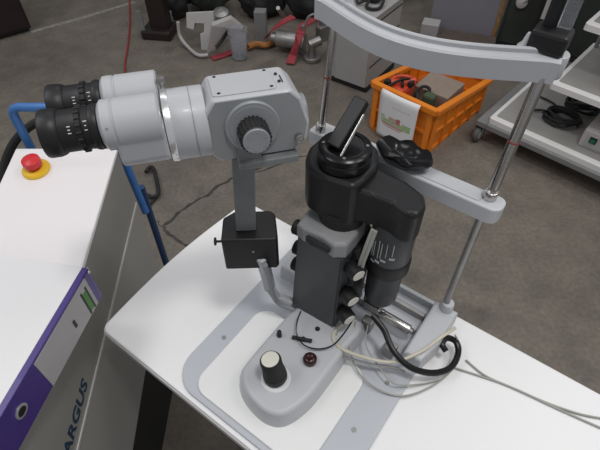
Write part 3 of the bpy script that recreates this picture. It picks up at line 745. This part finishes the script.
# ------------------------------------------------------------------ trolley rack on the right
ro = P(488, 121, .13)
RK = Matrix.Translation((ro.x, ro.y, 0)) @ Matrix.Rotation(math.radians(-43), 4, 'Z')
t = thing('shelf_trolley', 'white shelved equipment trolley on castors at the right behind the headrest', 'trolley', RK @ Vector((.5, .3, 0)), -43)
for nm, x0, y0, z, x1, y1 in (('shelf', 0, 0, .15, 1.2, .55), ('shelf', .19, .05, .40, 1.2, .55), ('shelf', .20, .14, .64, 1.2, .55), ('shelf', .20, .17, .92, 1.2, .55)):
    b = B(RK); b.prism(rrect(x0, x1, y0, y1, .015, 4), z-.028, z, .003); s_ = obj(nm, b, 'white2', t)
    b = B(RK); b.prism(rrect(x0+.02, x1-.02, y0+.035, y1-.02, .01, 4), z-.001, z+.002); obj('shelf_mat', b, 'shelf', s_)
for x, y in ((.215, .50), (1.15, .08), (1.15, .50)):
    b = B(RK); b.cyl((x, y, .15), (x, y, .95), .009); obj('upright', b, 'greyp', t)
b = B(RK); b.box((-.02, .25, .115), (.05, .56, .03), .004); b.box((.6, .0, .108), (1.2, .04, .028), .003) ; obj('underframe', b, 'greyp', t)
for x, y in ((-.025, -.005), (-.02, .50), (1.15, .03), (1.15, .50)):
    b = B(RK); c0 = Vector((x, y, .045))
    b.cyl(c0+Vector((-.014, 0, 0)), c0+Vector((.014, 0, 0)), .043, bev=.006, x=None); cs_ = obj('castor', b, 'tread', t)
    b = B(RK); b.cyl(c0+Vector((-.016, 0, 0)), c0+Vector((.016, 0, 0)), .026, bev=.002); obj('wheel_disc', b, 'wplastic', cs_)
    b = B(RK); b.box(c0+Vector((-.020, .005, .03)), (.004, .035, .07), .001); b.box(c0+Vector((.020, .005, .03)), (.004, .035, .07), .001); b.box(c0+Vector((0, .005, .058)), (.05, .04, .012), .002); obj('fork', b, 'greyp', cs_)
# device with green switch
t = thing('power_supply', 'pale grey device box with green rocker switch on the lowest trolley shelf', 'device', RK @ Vector((.44, .12, .152)), -43)
b = B(RK); b.box((.52, .20, .152+.045), (.24, .24, .09), .006); obj('housing', b, 'wplastic', t)
b = B(RK); b.box((.52, .079, .195), (.20, .004, .06), .001); obj('front_panel', b, 'drawer', t)
b = B(RK); b.box((.452, .075, .205), (.030, .008, .028), .002); sw = obj('switch', b, 'blackg', t)
b = B(RK); b.box((.452, .0705, .205), (.020, .004, .018), .001); obj('rocker', b, mat('green rocker', (.01,.13,.06), .3), sw, 'green rocker')
for j, (x0, y0, lab_) in enumerate(((.27, .20, 'black cable coil beside the grey device on the lowest trolley shelf'), (.30, .38, 'loose black cable tangle at the back of the lowest trolley shelf'))):
    b = B(RK); pts = []
    for k in range(34):
        a = k*.95; r = .045+.03*random.random(); pts.append((x0+r*math.cos(a)*1.25, y0+r*math.sin(a), .160+.0012*k+.004*random.random()))
    b.tube(pts, .006, n=8, sub=5); tag(obj('cable_coil', b, 'blackm'), lab_, 'cable')
b = B(RK); pts = [(.12, .18, .16), (.18, .22, .165), (.24, .19, .17), (.2, .3, .165), (.1, .33, .16)]; b.tube(pts, .005); tag(obj('cable', b, 'blackm'), 'black lead running left from the coils on the lowest trolley shelf', 'cable')
# things on the upper shelves
b = B(RK); b.box((.52, .22, .402+.03), (.20, .18, .06), .012, seg=2); tag(obj('bagged_part', b, 'wplastic'), 'pale plastic wrapped part on the middle trolley shelf', 'part')
b = B(RK); b.box((.70, .30, .645+.05), (.26, .2, .10), .008); tag(obj('grey_case', b, 'greyp'), 'dark grey case on the third trolley shelf', 'case')
# tall dark cabinet and navy post behind
KB = Matrix.Translation(P(492, 46, 0)) @ Matrix.Rotation(math.radians(-26), 4, 'Z')
t = thing('steel_cabinet', 'dark green grey steel cabinet standing behind the trolley', 'cabinet', KB @ Vector((.35, .25, 0)), -30)
b = B(KB); b.box((.40, .25, .60), (.78, .48, 1.2), .006); obj('carcass', b, 'dkgreen', t)
b = B(KB); b.box((.40, .004, .60), (.74, .012, 1.12), .004); d_ = obj('door', b, 'dkgreen', t)
b = B(KB); b.lathe([(.03, 0), (.034, .01), (.028, .022), (.01, .026)], (.09, -.002, .30), (0, -1, .0)); b.tube([(.09, -.02, .30), (.12, -.03, .34), (.13, -.02, .38)], .008); obj('door_knob', b, 'wplastic', d_)
NB = Matrix.Translation(P(524, 62, 0)) @ Matrix.Rotation(math.radians(-30), 4, 'Z')
t = thing('file_box', 'narrow navy upright box with white upper label beside the black lamp holder', 'box', NB.translation, -30)
b = B(NB); b.box((.04, .05, .25), (.08, .10, .50), .004); obj('body', b, 'navy', t)
b = B(NB); b.box((.04, -.002, .375), (.081, .006, .20), .001); obj('white_label', b, 'wplastic', t)

# ------------------------------------------------------------------ far left and centre clutter
Q = Matrix.Translation(P(33, 31, 0)) @ Matrix.Rotation(math.radians(39), 4, 'Z')
t = thing('dark_cabinet', 'dark brown cabinet at the far upper left corner of the hall floor', 'cabinet', Q @ Vector((-.3, .25, 0)), 39)
b = B(Q); b.box((-.35, .25, .42), (.70, .50, .80), .006); obj('carcass', b, 'darkbr', t)
b = B(Q); b.box((-.35, .25, .01), (.66, .46, .02)); obj('plinth', b, 'dark', t)
for k in range(3): b = B(Q); b.box((-.35, -.006, .16+.26*k), (.67, .012, .24), .003); obj('drawer', b, 'darkbr', t)
b = B(); b.tube([P(129, -6, .006), P(130, 20, .006), P(128, 45, .006), P(125, 66, .006), P(127, 95, .006)], .006); tag(obj('red_cable', b, 'redc'), 'thin dark red cable running over the floor behind the binoculars', 'cable')
# black stand with grey plate
Q = Matrix.Translation(P(142, 40, 0)) @ Matrix.Rotation(math.radians(-8), 4, 'Z')
t = thing('steel_stand', 'black floor stand with a small grey plate on its left side, upper left', 'stand', Q @ Vector((.10, .09, 0)), -8)
b = B(Q); b.box((.10, .09, .03), (.20, .18, .06), .012); b.box((.115, .10, .45), (.12, .10, .85), .01); obj('post', b, 'darkbr', t)
b = B(Q); b.box((.012, .02, .10), (.035, .012, .17), .002); obj('plate', b, 'greyp', t)
# white plastic bracket
Q = Matrix.Translation(P(198, 50, 0)) @ Matrix.Rotation(math.radians(-6), 4, 'Z')
poly = [(.02, 0), (.115, 0), (.115, .235), (-.06, .22), (-.065, .13), (-.02, .12), (-.01, .16), (.05, .16), (.045, .11), (.02, .10)]
Xs2 = Matrix(((1, 0, 0, 0), (0, 0, -1, 0), (0, 1, 0, 0), (0, 0, 0, 1)))
b = B(Q); b.prism(poly, -.04, .0, .004, x=Matrix.Rotation(math.radians(-18), 4, 'X') @ Xs2, vert=1); tag(obj('plastic_bracket', b, 'wplastic'), 'off white hook shaped plastic bracket leaning in the scrap heap', 'bracket')
# white folded panel
b = B(); pts = [P(206, 50, .01), P(240, 22, .20), P(243, 12, .26), P(214, 18, .22)]
pp = [P(207, 54, .02), P(243, 29, .12), P(231, 19, .20), P(212, 26, .20)]
lo = [v.copy() for v in pp]; hi = [v+Vector((0, .02, .015)) for v in pp]
b._add([tuple(v) for v in lo+hi], [(3,2,1,0), (4,5,6,7), (0,1,5,4), (1,2,6,5), (2,3,7,6), (3,0,4,7)])
pn = obj('folded_panel', b, 'wplastic'); tag(pn, 'off white folded sheet panel leaning beside the clear cup', 'panel')
b = B(); b.tube([P(228, 30, .16), P(222, 40, .10), P(216, 47, .07)], .010); obj('slot', b, 'dark', pn)
b = B(); b.tube([P(178, 22, .15), P(180, 36, .06), P(188, 47, .02), P(198, 55, .02), P(208, 55, .02)], .011); tag(obj('white_hose', b, 'wplastic'), 'white hose curving round the left of the hook shaped bracket', 'hose')
b = B(); b.lathe([(.07, 0), (.09, .01), (.085, .10), (.05, .15), (.02, .16)], P(224, 30, .0), (0, -.3, 1)); tag(obj('metal_bowl', b, 'steel'), 'dull metal housing in the scrap heap behind the folded panel', 'housing')
b = B(); b.lathe([(.045, 0), (.062, .19), (.058, .19), (.042, .006), (.003, .006)], P(240, 58, 0), (0, 0, 1), 28); tag(obj('clear_cup', b, 'clear'), 'translucent plastic beaker standing on the floor by the folded panel', 'beaker')
# grey box, cylinder, straps
b = B(frame(P(258, 43, 0).x, P(258, 43, 0).y, -5)); b.box((.02, .04, .10), (.075, .07, .20), .004); tag(obj('small_metal_box', b, 'greyp'), 'small upright grey metal box right of the clear beaker', 'box')
a, c = P(277, 38, .09), P(300, 42, .09); b = B(); b.cyl(a, c+Vector((.03, 0, 0)), .05, bev=.006); b.cyl(a-(c-a).normalized()*.03, a, .03); tag(obj('metal_cylinder', b, 'steel'), 'shiny steel cylinder lying among the red straps', 'cylinder')
def ribbon(pix, w, m, name, label):
    b = B(); pts = [P(*p) for p in pix]; V = []; F = []
    for i, p in enumerate(pts):
        tt = pts[min(i+1, len(pts)-1)]-pts[max(0, i-1)]; n = Vector((tt.y, -tt.x, 0)).normalized()*w/2
        V += [p+n, p-n, p-n+Vector((0, 0, .006)), p+n+Vector((0, 0, .006))]
    k = len(pts)
    for i in range(k-1):
        for q in range(4): F.append((i*4+q, i*4+(q+1) % 4, i*4+4+(q+1) % 4, i*4+4+q))
    F += [(0,1,2,3), (k*4-1, k*4-2, k*4-3, k*4-4)]
    b._add(V, F); tag(obj(name, b, m), label, 'strap')
ribbon([(290, 64, .01), (293, 56, .03), (297, 44, .11), (300, 34, .16), (303, 26, .16), (314, 19, .12)], .055, 'redstrap', 'red_strap', 'red webbing strap hanging down right of the steel cylinder')
ribbon([(266, 38, .06), (272, 30, .13), (282, 23, .17), (293, 17, .18)], .05, 'redstrap', 'red_strap', 'red webbing strap lying over the left end of the steel cylinder')
ribbon([(212, 59, .006), (222, 56, .006), (233, 52, .006)], .05, 'redstrap', 'red_strap', 'short red strap end on the floor left of the clear beaker')
b = B(); b.tube([P(248, 47, .03), P(256, 44, .03), P(266, 45, .03), P(275, 41, .03), P(288, 42, .03), P(292, 46, .03)], .02, n=8); tag(obj('extension_cord', b, 'orangec'), 'brown orange cord bundle on the floor below the steel cylinder', 'cord')
b = B(); p = P(312, 60, 0); Q = Matrix.Translation((p.x, p.y, 0))
b = B(Q); b.cyl((0, 0, 0), (0, 0, .03), .055, bev=.006); b.cyl((0, 0, .03), (0, 0, .10), .022); b.cyl((-.02, 0, .10), (.05, .02, .12), .03); b.box((-.055, .06, .10), (.03, .03, .2), .004); b.tube([(-.05, .05, .19), (-.02, .06, .25), (.04, .06, .26), (.07, .05, .20)], .007)
tag(obj('metal_fitting', b, 'steel'), 'small machined metal fitting on the floor left of the left headrest post', 'fitting')
b = B(); b.cyl(P(278, 8, .30), P(283, 16, .22), .012); tag(obj('metal_rod', b, 'steel'), 'short metal rod sticking up above the red straps', 'rod')
# dark lumpy bags
def lump(u, v, rx, ry, rz, m, name, label, cat, sd):
    rnd = random.Random(sd); p = P(u, v, 0); b2 = bmesh.new(); bmesh.ops.create_icosphere(b2, subdivisions=4, radius=1)
    from mathutils import noise
    for w in b2.verts:
        n = noise.noise(w.co*1.7+Vector((sd, 0, 0)))*.25+noise.noise(w.co*5+Vector((0, sd, 0)))*.08
        w.co *= 1+n; w.co = Vector((w.co.x*rx, w.co.y*ry, max(-rz*.98, w.co.z*rz)))
    zmin = min(w.co.z for w in b2.verts)
    b = B(Matrix.Translation((p.x, p.y, -zmin))); b._merge(b2, smooth=True)
    return tag(obj(name, b, m), label, cat)
lump(262, 15, .17, .14, .15, 'blackm', 'black_sack', 'black sack heaped behind the small grey metal box', 'sack', 3)
lump(308, 17, .14, .12, .14, 'blackm', 'black_sack', 'black sack heaped behind the red straps', 'sack', 5)
lump(212, 10, .15, .14, .14, 'dkgreen', 'grey_green_sack', 'grey green sack behind the metal housing', 'sack', 8)
lump(178, 16, .09, .11, .12, 'blackm', 'black_pouch', 'black pouch between the black stand and the white bracket', 'pouch', 11)
lump(352, -8, .15, .14, .17, 'blackm', 'black_sack', 'black sack behind the pale grey pedestal', 'sack', 14)
lump(398, -6, .17, .16, .17, 'dkgreen', 'dark_cover', 'dark grey green cover heaped right behind the pedestal', 'cover', 16)
lump(326, 32, .045, .045, .05, 'redstrap', 'red_bundle', 'bundled red webbing at the right end of the straps', 'bundle', 18)
# scrap heap: small parts
for i, (u, v, s, m, lb) in enumerate(((168, 26, .05, 'greyp', 'small grey part by the black stand'), (190, 2, .06, 'dark', 'small black part above the hook shaped bracket'), (322, 40, .05, 'steel', 'small metal part behind the left headrest post'))):
    p = P(u, v, 0); b = B(frame(p.x, p.y, 20*i)); b.box((0, 0, s), (s*1.6, s, s*2), s*.15); b.cyl((0, 0, s*2), (0, 0, s*2.6), s*.3); tag(obj('machine_part', b, m), lb, 'part')

GR = dict(red_strap='red webbing straps in the scrap heap', black_sack='black sacks along the back', machine_part='small parts in the scrap heap',
          cable_coil='black cable coils', wire='thin wires on the instrument table')
for o in C.objects:
    k = o.name.split('.')[0]
    if o.parent is None and k in GR: o['group'] = GR[k]
# ------------------------------------------------------------------ light
def area(name, loc, size, power, col=(1, 1, 1), aim=None, sy=None):
    l = bpy.data.lights.new(name, 'AREA'); l.energy = power; l.color = col; l.shape = 'RECTANGLE'; l.size = size; l.size_y = sy or size
    o = bpy.data.objects.new(name, l); C.objects.link(o); o.location = loc
    if aim is not None: o.rotation_euler = (Vector(aim)-Vector(loc)).to_track_quat('-Z', 'Y').to_euler()
    return o
area('ceiling_lamp', (.68, -.12, 4.3), .5, 52, (1, .99, .97), (.68, -.12, 0), .5)
area('ceiling_lamp', (2.3, .9, 4.3), 2.4, 52, (1, .985, .965), (1.4, .9, 0), 1.0)
area('ceiling_lamp', (-2.3, .6, 4.3), 2.4, 54, (.98, .985, 1), (-1.2, .6, 0), 1.0)
area('ceiling_lamp', (0, 3.6, 4.3), 2.4, 22, (.98, .98, 1), (0, 3.6, 0), .6)
w = bpy.data.worlds.new('hall_light'); SC.world = w; w.use_nodes = True
w.node_tree.nodes['Background'].inputs['Color'].default_value = (.93, .96, 1, 1)
w.node_tree.nodes['Background'].inputs['Strength'].default_value = .40

# ------------------------------------------------------------------ camera
cam = bpy.data.cameras.new('camera'); cam.sensor_width = 36; cam.lens = 36*FPX/600; cam.clip_start = .02
co_ = bpy.data.objects.new('camera', cam); C.objects.link(co_); co_.location = (0, 0, CAMZ); co_.rotation_euler = (math.radians(90)-TH, 0, 0)
SC.camera = co_
SC.view_settings.view_transform = 'Standard'; SC.view_settings.look = 'None'; SC.view_settings.gamma = 1
SC.view_settings.exposure = -.29; SC.view_settings.use_curve_mapping = False
